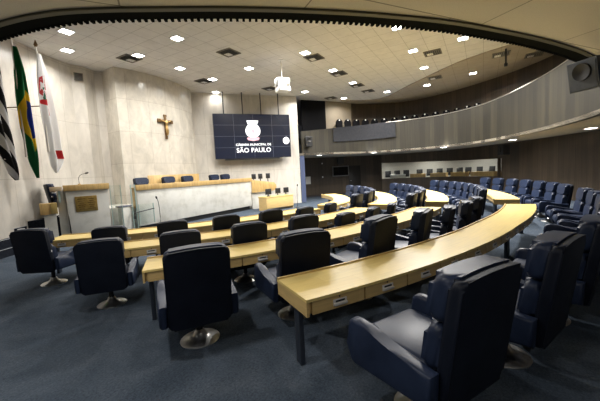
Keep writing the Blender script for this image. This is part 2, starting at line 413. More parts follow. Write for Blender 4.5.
# soffit of the balcony and gallery floor
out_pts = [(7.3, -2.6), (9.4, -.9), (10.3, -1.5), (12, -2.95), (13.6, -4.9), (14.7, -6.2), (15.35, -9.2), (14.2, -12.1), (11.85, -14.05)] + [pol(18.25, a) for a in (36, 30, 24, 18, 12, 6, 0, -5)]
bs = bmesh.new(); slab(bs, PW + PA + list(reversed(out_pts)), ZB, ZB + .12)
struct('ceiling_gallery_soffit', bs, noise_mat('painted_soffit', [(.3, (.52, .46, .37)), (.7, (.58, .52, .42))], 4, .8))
bf = bmesh.new(); slab(bf, offset_line(PW, .2) + offset_line(PA, .2)[1:] + list(reversed(out_pts)), 3.92, 4.02); struct('floor_gallery', bf, M['stair_carpet'])
# metal handrail along the parapet
hr = bmesh.new(); tube(hr, [(p[0], p[1], zA[i] + .05) for i, p in enumerate(offset_line(PA, .07)) if i >= 5], .025, 8)
struct('trim_2', hr, simple('rail_metal', (.45, .42, .36), .3, .8))
# upper gallery walls
ub = bmesh.new(); wall_strip(ub, [(7.6, -3.25), (9.0, -4.25)], 3.75, ZC, .1); struct('wall_gallery_booth', ub, M['matte_black'])
ub = bmesh.new(); wall_strip(ub, [(9.0, -4.25), (10.75, -5.35)], 3.75, ZC, .1); struct('wall_gallery_end', ub, M['gallery_beige'])
UW = catmull([(10.75, -5.37), (11.9, -6.3), (12.95, -8.4), (12.6, -10.3), (11.7, -12.0), (10.1, -14.0), (8.0, -15.7), (4.2, -17.2), (0, -18.0), (-3, -18.1)], 5)
ub = bmesh.new(); wall_strip(ub, UW, 3.75, ZC, .1); struct('wall_gallery_back', ub, M['panel_dark'])
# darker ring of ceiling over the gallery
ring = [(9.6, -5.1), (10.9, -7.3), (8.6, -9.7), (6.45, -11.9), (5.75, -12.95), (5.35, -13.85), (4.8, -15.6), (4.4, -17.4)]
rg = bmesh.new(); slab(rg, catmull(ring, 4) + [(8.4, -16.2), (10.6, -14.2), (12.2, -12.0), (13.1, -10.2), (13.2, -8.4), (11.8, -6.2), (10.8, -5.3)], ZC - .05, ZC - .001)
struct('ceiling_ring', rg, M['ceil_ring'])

# ---- low ceiling over the rear of the hall, with its dark toothed rim
edge = catmull([(-8.75, -3.20), (-8.25, -5.30), (-7.91, -6.98), (-7.63, -7.84), (-7.28, -8.47), (-6.88, -9.05), (-6.28, -9.88), (-5.59, -10.74), (-4.78, -11.63), (-3.74, -12.62), (-2.75, -13.39), (-1.63, -14.18), (-0.29, -15.00), (0.86, -15.61), (2.60, -16.75), (4.60, -17.70)], 8)
outer = [pol(18.28, a) for a in (13, 10, 4, -2, -8, -14, -20, -26, -32, -38, -44, -50, -56, -62)] + [(-16.6, -7.8), (-12.5, -5.85)]
so = bmesh.new(); slab(so, edge + outer, ZS, ZS + .1); struct('ceiling_soffit', so, M['soffit'])
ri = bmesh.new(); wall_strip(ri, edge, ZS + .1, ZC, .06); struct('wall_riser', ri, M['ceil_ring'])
rim = bmesh.new()
e1 = offset_line(edge, .30)
for i in range(len(edge) - 1):
    a, b, c, d = edge[i], edge[i + 1], e1[i + 1], e1[i]
    for zz in (ZS - .03, ZS + .07): rim.faces.new([rim.verts.new((*p, zz)) for p in (a, b, c, d)])
    for p, q in ((a, b), (d, c)): rim.faces.new([rim.verts.new((*w, z)) for w, z in ((p, ZS - .03), (q, ZS - .03), (q, ZS + .07), (p, ZS + .07))])
# teeth
def resample(pts, step):
    out = []; acc = 0
    for i in range(len(pts) - 1):
        a = Vector(pts[i]); b = Vector(pts[i + 1]); L = (b - a).length; s = -acc
        while s + step <= L:
            s += step
            if s >= 0: out.append((a + (b - a) * (s / L), (b - a).normalized()))
        acc = L - s
    return out
for p, tdir in resample(e1, .098):
    nrm = Vector((-tdir.y, tdir.x)); a = atan2(tdir.y, tdir.x)
    c = p + nrm * .03
    box(rim, (c.x, c.y, ZS - .005), (.040, .07, .075), (0, 0, a))
struct('trim_3', rim, M['rim'], smooth=0)
oe = bmesh.new(); wall_strip(oe, offset_line(edge, -.015), ZS - .035, ZS - .002, .09); struct('trim_4', oe, M['rim_edge'])

# ---- stage platform, steps
ds = bmesh.new(); slab(ds, [(-3.95, -1.3), (-3.2, -1.9), (4.68, -1.9), (1.55, .62), (-2.2, .3), (-3.7, .3), (-3.95, .2)], 0, ZD)
struct('floor_stage', ds, M['white_stone'])
ld = bmesh.new(); slab(ld, [(-5.95, -1.02), (-5.5, -1.12), (-3.96, -1.42), (-3.96, .22), (-4.5, .0), (-5.3, -.5)], 0, .80); struct('floor_landing', ld, M['stair_carpet'])
st = bmesh.new()
d_ = Vector((.82, .572)).normalized(); n_ = Vector((.572, -.82)).normalized()
F0 = Vector((-6.79, -1.44)) + n_ * .48
def stp(s, o): p = F0 + d_ * s + n_ * o; return (p.x, p.y)
for i in range(4):
    o = -.20 * i
    slab(st, [stp(-3.2, o), stp(.95, o), stp(.95, -.84), stp(-3.2, -.84)], .22 * i, .22 * (i + 1) - .004)
slab(st, [stp(.28, -.72), stp(1.35, -.55), stp(1.35, -1.0), stp(.28, -.84)], .876, 1.10)
struct('floor_steps', st, M['stair_carpet'])
no = bmesh.new()
for i in range(4):
    o = -.20 * i
    slab(no, [stp(-3.2, o + .006), stp(.955, o + .006), stp(.955, o - .03), stp(-3.2, o - .03)], .22 * (i + 1) - .006, .22 * (i + 1) + .002)
struct('trim_5', no, simple('step_nosing', (.34, .36, .38), .5))

# ================================================================== chairs
def rrect(x0, z0, x1, z1, rt, rb, crown=0, n=6):
    pts = []
    for cx, cz, r, a0 in ((x1 - rt, z1 - rt, rt, 0), (x0 + rt, z1 - rt, rt, 90), (x0 + rb, z0 + rb, rb, 180), (x1 - rb, z0 + rb, rb, 270)):
        for k in range(n + 1):
            a = R(a0 + 90 * k / n); x = cx + r * cos(a); z = cz + r * sin(a)
            if a0 < 180: z += crown * (1 - ((x - (x0 + x1) / 2) / ((x1 - x0) / 2)) ** 2)
            pts.append((x, z))
    if crown:
        i = n + 1
        mid = [(x1 - rt - (x1 - x0 - 2 * rt) * k / 6, z1 + crown * (1 - ((x1 - rt - (x1 - x0 - 2 * rt) * k / 6 - (x0 + x1) / 2) / ((x1 - x0) / 2)) ** 2)) for k in range(1, 6)]
        pts[i:i] = mid
    return pts
LEAN, LZ = .15, .36
def make_chair():
    t = thing('armchair', '', 'chair')
    b = lathe(bmesh.new(), [(.0, .0), (.205, .0), (.21, .012), (.195, .024), (.12, .042), (.07, .07), (.045, .12), (.0, .121)], 28); finish('base', b, M['chrome'], t, 50)
    b = lathe(bmesh.new(), [(.0, .10), (.034, .10), (.034, .36), (.07, .375), (.07, .405), (0, .406)], 14); finish('column', b, M['black'], t)
    b = B((0, .05, .465), (.565, .60, .15), None, .055, 3)
    for v in b.verts:
        if v.co.z > .48: v.co.z += .03 * (1 - (v.co.x / .3) ** 2) * (1 - ((v.co.y - .05) / .33) ** 2)
    finish('seat', b, M['leather'], t, 60)
    b = bmesh.new(); prism(b, rrect(-.302, .315, .302, 1.085, .042, .05, .018), 'y', -.365, -.285, .030, 3); shear(b, LEAN, LZ)
    finish('backrest', b, M['leather_back'], t, 60)
    b = bmesh.new(); prism(b, rrect(-.294, .825, .294, 1.098, .05, .05, .018), 'y', -.310, -.165, .062, 4); shear(b, LEAN, LZ)
    finish('headrest', b, M['leather'], t, 60)
    b = bmesh.new(); prism(b, rrect(-.285, .51, .285, .806, .06, .06), 'y', -.28, -.165, .052, 4); shear(b, LEAN, LZ)
    finish('back_cushion', b, M['leather'], t, 60)
    prof = [(-.33, .345), (.28, .305), (.33, .32), (.352, .36), (.36, .45), (.357, .56), (.343, .615), (.305, .645), (.245, .650), (.17, .635), (.08, .606), (-.04, .580), (-.18, .566), (-.34, .562)]
    for s in (-1, 1):
        b = bmesh.new(); prism(b, prof, 'x', s * .294, s * .385, .034, 3); finish('armrest', b, M['leather'], t, 60)
    b = B((.3045, -.36, .70), (.004, .018, .035)); finish('care_tag', b, M['white'], t)
    return t
proto = make_chair()
used = [False]
def chair(loc, rz, label, group):
    if not used[0]:
        used[0] = True; proto.location = loc; proto.rotation_euler = (0, 0, rz); proto['label'] = label; proto['group'] = group; return proto
    return dup(proto, loc, rz, label, group)
ORD = 'first second third fourth fifth sixth seventh eighth ninth tenth eleventh twelfth thirteenth fourteenth fifteenth'.split()
ROWN = dict(A='innermost', B='second', C='third', D='outermost')
ROUT = dict(A=9.05, B=10.65, C=12.2, D=14.05)
# angle along the row (degrees from the hall's axis), extra yaw
NEAR = dict(
    A=[(-50.4, -8), (-43.6, 0), (-37.2, 0), (-31.0, 0), (-24.9, 4), (-19.1, 10), (-13.4, 16)],
    B=[(-42.1, 3), (-36.7, 0), (-31.3, 0), (-26.0, 3), (-20.7, 11), (-15.9, 17), (-11.4, 20)],
    C=[(-36.3, 1), (-30.9, -3), (-26.2, 15), (-21.3, 19), (-16.9, 20), (-12.9, 20), (-9.1, 20)],
    D=[(-30.6, 2), (-26.1, 3), (-21.6, 4), (-17.1, 4), (-13.2, 6), (-9.7, 3), (-6.3, 0), (-2.9, 0), (.5, 0)])
FAR = dict(
    A=[(-4.9, 4), (.9, 4), (6.7, 10), (12.4, 14), (18.2, 14), (24.0, 14), (29.9, 14)],
    B=[(-4.2, 4), (.6, 0), (5.2, 5), (9.8, 8), (14.6, 8), (19.4, 8), (24.2, 8), (29.2, 8)],
    C=[(3.6, 0), (7.6, 0), (11.6, 0), (15.8, 0), (19.9, 0), (23.9, 0), (28.5, 0), (33.0, 0)],
    D=[(7.1, 0), (10.9, 0), (15.1, 0), (19.4, 0), (23.7, 0), (28.0, 0), (32.1, 0)])
FANC = dict(A=-.042, B=-.025, C=0., D=.012)
DR = dict(A=.39, B=.40, C=.56, D=.72)
for sec, TAB in (('near', NEAR), ('far', FAR)):
    for row, lst in TAB.items():
        for i, (ph, yaw) in enumerate(lst):
            r = ROUT[row] + DR[row] + (.07 if sec == 'far' and row in 'AB' and ph > 4 else 0) + (.12 if (row == 'D' and ph > -12) else .06 if (sec, row, i) == ('near', 'C', 2) else .05 if (sec, row, i) == ('near', 'A', 0) else 0)
            x, y = pol(r + (FANC[row] * max(0, ph - 3) if sec == 'far' else 0), ph)
            if sec == 'near':
                lab = f'navy leather swivel armchair, {ORD[i]} from the left end behind the near {ROWN[row]} curved desk'
                grp = f'armchairs at the near {ROWN[row]} desk'
            else:
                lab = f'blue leather swivel armchair, {ORD[i]} from the aisle behind the far {ROWN[row]} curved desk'
                grp = f'armchairs at the far {ROWN[row]} desk'
            c_ = chair((x, y, 0), R(ph) + R(yaw), lab, grp)
            sc = 1.10 if (row == 'D' and sec == 'near' and ph < -12) else 1.05 if (row == 'C' and sec == 'near' and i < 4) else .93 if (row == 'A' and sec == 'near') else .96 if (row == 'B' and sec == 'near') else 1.0
            if (sec, row, i) == ('near', 'C', 2): sc = 1.08
            if sec == 'near' and row in 'AB' and yaw > 8: sc = .885
            if (sec, row, i) == ('near', 'A', 0): sc = 1.0
            c_.scale = (sc, sc, sc)

# ================================================================== curved desks
WD = .66
FAN = dict(A=-.042, B=-.025, C=0., D=.012)      # metres of radius per degree beyond the aisle
KF = [0.]
KN = [0.]
def polf(r, ph): return pol(r + KF[0] * max(0, ph - 3) + KN[0] * max(0, ph + 14), ph)
def arc_pts(r, ph0, ph1, n): return [pol(r, ph0 + (ph1 - ph0) * k / n) for k in range(n + 1)]
def arc_block(bm, r0, r1, z0, z1, f0, f1, n=40, uvs=True):
    """ring sector; f0/f1 give the end angle at a radius"""
    uv = bm.loops.layers.uv.verify(); rm = (r0 + r1) / 2
    g = []
    for k in range(n + 1):
        t = k / n; row = []
        for r in (r0, r1):
            ph = f0(r) + (f1(r) - f0(r)) * t; x, y = polf(r, ph)
            for z in (z0, z1): row.append((bm.verts.new((x, y, z)), R(ph) * rm, r, z))
        g.append(row)
    def q(vs, mode):
        f = bm.faces.new([v[0] for v in vs])
        for l, v in zip(f.loops, vs): l[uv].uv = (v[1], v[2]) if mode else (v[1], v[3])
    for k in range(n):
        a, b = g[k], g[k + 1]
        q((a[1], b[1], b[3], a[3]), 1); q((a[0], a[2], b[2], b[0]), 1)
        q((a[0], b[0], b[1], a[1]), 0); q((a[2], a[3], b[3], b[2]), 0)
    for k in (0, n):
        f = bm.faces.new([v[0] for v in (g[k][0], g[k][1], g[k][3], g[k][2])])
        for l, v in zip(f.loops, (g[k][0], g[k][1], g[k][3], g[k][2])): l[uv].uv = (v[2], v[3])
    return bm
def hbm():
    b = bmesh.new()
    box(b, (0, -.012, -.005), (.125, .022, .042), None, .004)
    return b
def desk(row, sec):
    ro = ROUT[row]; ri_ = ro - WD; end = dict(A=52.8, B=44.4, C=69.5 - 30.5, D=63.5 - 30.5)[row]
    xn = dict(A=-1.6, B=-1.3, C=-1.0, D=-.2)[row]; xf = dict(A=-.75, B=-.45, C=.40, D=1.03)[row]; KF[0] = FAN[row] if sec == 'far' else 0; KN[0] = .015 if (row == 'D' and sec == 'near') else 0
    if sec == 'far': end = dict(A=29, B=33, C=38, D=33)[row]
    if sec == 'near': f0 = lambda r: -end; f1 = lambda r: degrees(asin(xn / r))
    else: f0 = lambda r: degrees(asin(xf / r)); f1 = lambda r: end
    x0, y0 = pol(ro - WD / 2, (f0(ro) + f1(ro)) / 2)
    which = {'near': 'left half', 'far': 'far half'}[sec]
    adj = dict(A='innermost', B='second', C='third', D='outermost')[row]
    t = thing('curved_desk', f'pale maple curved desk, {which} of the {adj} row, {"starting at the open left end" if sec == "near" else "beyond the central aisle"}', 'desk', (x0, y0, 0), 0, 'curved desks around the stage')
    def mk(nm, bm, mat, parent=t, smooth=35):
        o = finish(nm, bm, mat, parent, smooth)
        if parent is t: o.matrix_parent_inverse = Matrix.Translation((-x0, -y0, 0))
        return o
    mk('tabletop', arc_block(bmesh.new(), ri_, ro, .722, .75, f0, f1), M['desk'])
    mk('ledge', arc_block(bmesh.new(), ri_ + .004, ri_ + .030, .7505, .768, f0, f1), M['desk_front'])
    s = 1 if f1(ro) > f0(ro) else -1
    g0 = lambda r: f0(r) + .12; g1 = lambda r: f1(r) - .12
    mk('modesty_panel', arc_block(bmesh.new(), ri_ + .03, ri_ + .05, .59, .721, g0, g1), M['desk_front'])
    mk('apron', arc_block(bmesh.new(), ri_ + .055, ro - .045, .60, .72, g0, g1), M['desk_front'])
    # end boards
    for fe, sg in ((f0, 1), (f1, -1)):
        b = arc_block(bmesh.new(), ri_ + .01, ro - .004, .59, .7215, lambda r: fe(r) + (0.0 if sg > 0 else -.11), lambda r: fe(r) + (.11 if sg > 0 else 0.0), 1)
        mk('end_board', b, M['desk_front'])
    # drawers along the seat side
    a0 = f0(ro) + .22; a1 = f1(ro) - .22; w = degrees(.595 / ro); nd = int((a1 - a0) // w); w = (a1 - a0) / nd; gap = degrees(.010 / ro)
    for k in range(nd):
        p0 = a0 + k * w + gap; p1 = a0 + (k + 1) * w - gap; pm = (p0 + p1) / 2
        d = mk('drawer', arc_block(bmesh.new(), ro - .040, ro - .012, .597, .714, lambda r: p0, lambda r: p1, 4), M['desk_front'])
        hx, hy = polf(ro - .012, pm)
        h = bpy.data.objects.new('handle', H_ME); COL.objects.link(h)
        h.parent = d
        h.location = (hx, hy, .655); h.rotation_euler = (0, 0, R(pm))
        h.matrix_parent_inverse = Matrix.Identity(4)
    # steel legs
    nl = max(2, round((f1(ro) - f0(ro)) * R(1) * ro / 2.4))
    for k in range(nl + 1):
        rr = ro - .30
        ph = f0(rr) + degrees(.06 / rr) + (f1(rr) - f0(rr) - 2 * degrees(.06 / rr)) * k / nl
        x, y = polf(rr, ph)
        mk('leg', B((x, y, .295), (.05 if k in (0, nl) else .30, .10 if k in (0, nl) else .05, .59), (0, 0, R(ph)), .004), M['steel'])
    return t
# label-holder pull: chrome plate, dark recess
hb = bmesh.new(); box(hb, (0, -.004, 0), (.15, .008, .060), None, .003); box(hb, (0, -.016, -.016), (.145, .022, .022), None, .004)
n_plain = len(hb.faces)
box(hb, (0, -.0085, .010), (.100, .003, .016)); box(hb, (0, .0, .048), (.016, .006, .016), None, .003)
for i, f in enumerate(hb.faces): f.material_index = 0 if i < n_plain else 1
_h = finish('handle', hb, [M['nickel'], M['black']], None, 30); H_ME = _h.data; bpy.data.objects.remove(_h)
for row in 'ABCD':
    for sec in ('near', 'far'): desk(row, sec)

# ================================================================== stage furniture
# presiding bench
bn = thing('presiding_bench', 'long marble fronted presiding bench with honey oak top band on the stage', 'bench desk', (0, -2.25, 0))
def child(nm, bm, mat, parent, org, smooth=35):
    bmesh.ops.translate(bm, vec=(-org[0], -org[1], -org[2]), verts=bm.verts)
    return finish(nm, bm, mat, parent, smooth)
O = (0, -2.25, 0)
b = boxuv(B((.12, -2.20, .86), (6.48, .10, 1.32), None, .008)); child('marble_front', b, M['white_stone'], bn, O)
b = boxuv(B((.12, -2.235, 1.615), (6.56, .15, .20), None, .006)); child('top_band', b, M['oak'], bn, O)
b = boxuv(B((.12, -1.99, 1.60), (6.48, .34, .04), None, .005)); child('writing_top', b, M['oak'], bn, O)
for x in (-3.06, 3.3): child('side_panel', boxuv(B((x, -2.02, 1.22), (.06, .26, .72), None, .004)), M['oak'], bn, O)
child('plinth', B((.12, -2.06, .10), (6.3, .16, .2)), M['black'], bn, O)
WG = Matrix.Translation((3.39, -2.27, 0)) @ Matrix.Rotation(atan2(-.70, 1.0), 4, 'Z')     # the wing runs along the stone wall
def wing(nm, bm, mat):
    bmesh.ops.transform(bm, matrix=WG, verts=bm.verts); return child(nm, bm, mat, bn, O)
w = bmesh.new(); prism(w, [(0, .89), (1.22, .93), (1.37, 1.0), (1.42, 1.12), (1.40, 1.28), (1.28, 1.40), (.6, 1.50), (0, 1.60)], 'y', -.06, .06, .01)
wing('side_wing', boxuv(w), M['oak'])
wing('wing_base', boxuv(B((.62, .10, .44), (1.24, .10, .88))), M['white_stone'])
wing('wing_shelf', boxuv(B((.70, .17, 1.37), (1.30, .20, .035))), M['oak'])

# low oak screen behind the bench seats
pn = tag(finish('backdrop_panel', boxuv(B((-.30, -.83, 1.50), (2.75, .05, 1.14), None, .006)), M['oak']), 'low honey oak panel standing behind the seats of the marble bench', 'panel')

for i, (x, nm) in enumerate(((-2.23, 'leftmost'), (-.90, 'second from the left'), (.16, 'third from the left'), (1.92, 'fourth from the left'), (2.75, 'rightmost'))):
    q_ = chair((x * .97, -1.42, ZD), pi, f'navy leather armchair behind the marble presiding bench, {nm} of five', 'armchairs behind the presiding bench'); q_.scale = (.95, .95, .95)

# rostrum
rs = thing('rostrum', 'white marble speaking rostrum with oak top and brass plaque, left of the bench', 'rostrum', (-4.58, -1.87, 0), atan2(-.35, .94))
W2 = 1.17
b = bmesh.new(); prism(b, [(-W2 / 2 - .0, 1.65), (W2 / 2, 1.65), (W2 / 2 - .02, 0), (-W2 / 2 + .06, 0)], 'y', -.04, .04, .006); finish('stone_front', b, M['white_stone'], rs)
finish('top', boxuv(B((0, .16, 1.745), (W2 + .08, .52, .19), None, .008)), M['oak'], rs)
finish('side_panel', B((-.50, .20, .83), (.05, .30, 1.64)), noise_mat('grey_beige_stone', [(.3, (.30, .26, .22)), (.7, (.40, .35, .30))], 3, .4), rs)
finish('wing_panel', B((-.68, .14, .86), (.24, .04, 1.70), None, .004), M['white_stone'], rs)
finish('side_panel', B((.50, .20, .83), (.05, .30, 1.64)), M['white_stone'], rs)
pl = finish('plaque', B((-.06, -.052, 1.21), (.60, .022, .50), None, .006), M['brass'], rs)
lt = bmesh.new()
for r_ in range(6): 
    for c_ in range(2): box(lt, (-.19 + .27 * c_, -.064, 1.37 - .065 * r_), (.22 - .05 * ((r_ + c_) % 3), .003, .018))
finish('plaque_text_lines', lt, simple('dark_engraving', (.12, .07, .02), .6, .5), pl)
def gooseneck(name, label, loc, h, rz=0, floor=False, group=None, bend=.16):
    t = thing(name, label, 'microphone', loc, rz, group)
    if floor:
        finish('base', lathe(bmesh.new(), [(0, 0), (.15, 0), (.15, .015), (.03, .03), (0, .031)], 20), M['black'], t)
    else: finish('base', lathe(bmesh.new(), [(0, 0), (.045, 0), (.045, .02), (.012, .035), (0, .036)], 14), M['gold'], t)
    pts = catmull([(0, 0, .03), (0, 0, h * .6), (bend * .35, 0, h * .88), (bend, 0, h)], 6)
    finish('stem', tube(bmesh.new(), pts, .011 if floor else .008, 8), M['black'], t, 60)
    d = Vector((bend * .65, 0, h * .12)).normalized(); e = Vector((bend, 0, h))
    finish('head', tube(bmesh.new(), [e - d * .02, e, e + d * .03, e + d * .08, e + d * .1], [.012, .026, .034, .030, .008], 10), M['black'], t, 60)
    return t
gooseneck('gooseneck_microphone', 'slim gooseneck microphone standing on the oak rostrum top', (-4.72, -1.72, 1.842), .36, 0, bend=.22)
gooseneck('microphone_stand', 'black floor microphone stand between the rostrum and the marble bench', (-2.62, -2.75, 0), 1.18, pi, True, None, .07)
gooseneck('microphone_stand', 'tall thin microphone stand at the right end of the clerks table', (4.42, -4.5, 0), 1.15, 0, True, None, .07)

# things left of the rostrum
sc_ = thing('side_cabinet', 'small honey wood cabinet on the stage edge left of the rostrum', 'cabinet', (-5.56, -1.52, 0), atan2(-.35, .94))
finish('body', boxuv(B((0, 0, 1.15), (.42, .34, .34), None, .006)), M['oak'], sc_)
finish('door', boxuv(B((.13, -.182, 1.15), (.17, .02, .33), None, .004)), simple('olive_veneer', (.33, .24, .08), .4), sc_)
finish('leg_panel', B((.02, .02, .49), (.30, .26, .97)), M['white_stone'], sc_)
finish('shelf', boxuv(B((.23, .0, 1.74), (.30, .22, .14), None, .004)), simple('pale_veneer', (.50, .38, .24), .4), sc_)
finish('shelf_post', B((.30, .0, 1.495), (.05, .05, .35)), M['glass_edge'], sc_)
bi = thing('waste_bin', 'small white bin standing on the dark stage steps', 'bin', (-6.12, -1.62, .68))
finish('body', lathe(bmesh.new(), [(0, 0), (.075, 0), (.09, .19), (.085, .19), (.075, .02), (0, .02)], 18), M['white'], bi)
bi.location = (*stp(.60, -.30), .438)
ch = dup(proto, (-4.86, -.90, .802), -1.80, 'navy leather armchair on the stage seen edge on, left of the rostrum'); 
if 'group' in ch: del ch['group']

# glass balustrade between rostrum and bench
gb = thing('glass_balustrade', 'clear glass balustrade with green edges and black handrail beside the rostrum', 'balustrade', (-3.3, -2.25, 0))
G0 = (-3.3, -2.25, 0)
def gpanel(x0, y0, x1, y1, z0, z1):
    L = hypot(x1 - x0, y1 - y0); a = atan2(y1 - y0, x1 - x0)
    p = child('glass_panel', B(((x0 + x1) / 2, (y0 + y1) / 2, (z0 + z1) / 2), (L, .012, z1 - z0), (0, 0, a)), M['glass'], gb, G0)
    for (x, y) in ((x0, y0), (x1, y1)):
        bmx = B((x, y, (z0 + z1) / 2), (.026, .026, z1 - z0), (0, 0, a)); bmesh.ops.translate(bmx, vec=(-G0[0], -G0[1], 0), verts=bmx.verts)
        finish('edge', bmx, M['glass_edge'], p)
gpanel(-3.98, -2.10, -3.70, -2.24, .02, 1.76)
gpanel(-3.36, -2.28, -3.22, -2.30, .02, 1.74)
gpanel(-3.20, -2.40, -2.70, -2.52, .30, 1.02)
child('plinth_block', B((-3.56, -2.12, .48), (.36, .22, .96), None, .01), M['white_stone'], gb, G0)
child('granite_cap', B((-3.58, -2.12, .995), (.44, .26, .05), None, .006), M['grey_top'], gb, G0)
hb_ = bmesh.new(); tube(hb_, [(-3.38, -2.40, .58), (-3.38, -2.42, .72), (-3.30, -2.44, .74), (-2.70, -2.56, .82)], .018, 8); box(hb_, (-3.38, -2.40, .56), (.05, .05, .10))
child('handrail', hb_, M['black'], gb, G0)

# clerks' table
A_ = Vector((2.62, -3.80)); B_ = Vector((4.31, -4.33)); tdir = (B_ - A_).normalized(); rzt = atan2(tdir.y, tdir.x); Lt = (B_ - A_).length
mid = (A_ + B_) / 2; nb = Vector((-tdir.y, tdir.x))
tb = thing('clerks_table', 'low maple fronted table with monitors in front of the bench', 'table', (mid.x, mid.y, 0), rzt)
finish('front_panel', boxuv(B((0, .03, .40), (Lt, .03, .56), None, .004)), M['desk_front'], tb)
finish('top', boxuv(B((0, .36, .705), (Lt + .04, .74, .035), None, .005)), M['desk'], tb)
for s in (-1, 1): finish('side_panel', boxuv(B((s * (Lt / 2 - .02), .38, .345), (.03, .66, .68))), M['desk_front'], tb)
def monitor(label, loc, rz, w, h, stand, group):
    t = thing('monitor', label, 'monitor', loc, rz, group)
    finish('base', B((0, 0, .008), (w * .55, .14, .016), None, .004), M['black'], t)
    finish('neck', B((0, .03, stand / 2 + .02), (.05, .025, stand), None, .004), M['black'], t)
    p = finish('screen_case', B((0, 0, stand + h / 2), (w, .035, h), None, .006), M['black'], t)
    finish('screen', B((0, .019, stand + h / 2), (w - .03, .003, h - .03)), M['tv_off'], p)
def on_tb(s, o, z=.7235): p = mid + tdir * s + nb * o; return (p.x, p.y, z)
for s, o, nm in ((-.62, .20, 'leftmost'), (-.40, .46, 'second from the left'), (.12, .34, 'third from the left'), (.68, .34, 'rightmost')):
    monitor(f'black monitor on the low clerks table, {nm} of four', on_tb(s, o), rzt, .34, .28, .10, 'monitors on the clerks table')
for q_, nm in ((.20, 'nearest the marble front'), (.58, 'in the middle of three'), (1.02, 'nearest the wing end')):
    p = WG @ Vector((q_, .165, 1.3885))
    monitor(f'black monitor above the oak side wing of the bench, {nm}', p, atan2(-.70, 1.0), .24, .28, .24, 'monitors on the bench wing')

# ================================================================== video wall
T0 = Vector((2.45, -.71)); T1 = Vector((5.77, -3.44)); td = (T1 - T0).normalized(); TWD = (T1 - T0).length; tz0, tz1 = 2.80, 5.22; TH_ = tz1 - tz0
tm = (T0 + T1) / 2
tv = thing('video_wall', 'large dark video wall hanging on the stone wall, showing white crest and lettering', 'screen', (tm.x, tm.y, 4.01), atan2(td.y, td.x))
finish('cabinet', B((0, .07, 0), (TWD, .13, TH_), None, .006), M['black'], tv)
finish('display', B((0, -.0, 0), (TWD - .02, .012, TH_ - .02)), M['screen'], tv)
bz = bmesh.new()
for k in range(1, 4):
    box(bz, (-TWD / 2 + TWD * k / 4, -.008, 0), (.012, .006, TH_ - .03)); box(bz, (0, -.008, -TH_ / 2 + TH_ * k / 4), (TWD - .03, .006, .012))
finish('panel_seams', bz, M['bezel'], tv)
finish('bottom_rail', B((-.1, .06, -TH_ / 2 - .04), (TWD * .72, .10, .07)), M['black'], tv)
for k in range(4): 
    rb = bmesh.new(); tube(rb, [(-TWD * .36 + TWD * .24 * k, .1, TH_ / 2), (-TWD * .36 + TWD * .24 * k, .1, ZC - 4.01)], .03, 8); finish('hanger_rod', rb, M['black'], tv)
def text(name, body, size, x, z, mat, parent, y=-.014, bold=.0, ext=.002):
    cu = bpy.data.curves.new(name, 'FONT'); cu.body = body; cu.size = size; cu.align_x = 'CENTER'; cu.align_y = 'CENTER'; cu.extrude = ext; cu.offset = bold; cu.space_character = 1.06
    o = bpy.data.objects.new(name, cu); COL.objects.link(o); bpy.context.view_layer.update()
    me = bpy.data.meshes.new_from_object(o.evaluated_get(bpy.context.evaluated_depsgraph_get())); bpy.data.objects.remove(o)
    me.name = name; me.materials.clear(); me.materials.append(mat)
    n = bpy.data.objects.new(name, me); COL.objects.link(n); n.parent = parent; n.location = (x, y, z); n.rotation_euler = (pi / 2, 0, 0)
    return n
cx = -.03
text('lettering', 'CÂMARA MUNICIPAL DE', .172, cx, -.47, M['screen_white'], tv, bold=.003)
text('lettering', 'SÃO PAULO', .345, cx, -.78, M['screen_white'], tv, bold=.005)
em = bmesh.new()
prism(em, [(-.34, .86), (.34, .86), (.27, .66), (.20, .60), (-.20, .60), (-.27, .66)], 'y', -.016, -.010)
ov = [(.42 * cos(a), .28 + .42 * sin(a) * (1.0 if sin(a) > 0 else .9)) for a in [2 * pi * k / 28 for k in range(28)]]
prism(em, ov, 'y', -.016, -.010)
e = finish('crest', em, M['screen_white'], tv); e.location.x = cx
em = bmesh.new(); prism(em, [(-.36, -.10), (-.30, -.22), (0, -.27), (.30, -.22), (.36, -.10), (.28, -.06), (0, -.12), (-.28, -.06)], 'y', -.020, -.0165)
f2 = finish('ribbon', em, M['screen_pink'], e)
em = bmesh.new()
prism(em, [(-.16, .42), (.16, .42), (.16, .20), (.10, .10), (0, .05), (-.10, .10), (-.16, .20)], 'y', -.020, -.0165)
finish('shield_field', em, simple('screen_blush', (.6, .5, .5), .4, emit=(.93, .84, .87), es=.52), e)
em = bmesh.new(); prism(em, [(-.035, .36), (.035, .36), (.035, .30), (.09, .30), (.09, .25), (.035, .25), (.035, .14), (-.035, .14), (-.035, .25), (-.09, .25), (-.09, .30), (-.035, .30)], 'y', -.024, -.0205)
finish('shield_charge', em, M['screen_pink'], e)
em = bmesh.new(); prism(em, [(.19 * cos(2 * pi * k / 32), .20 * sin(2 * pi * k / 32)) for k in range(32)], 'y', -.016, -.010)
dk = finish('disc_mark', em, M['screen_white'], tv); dk.location = (TWD * .438, 0, -.27)

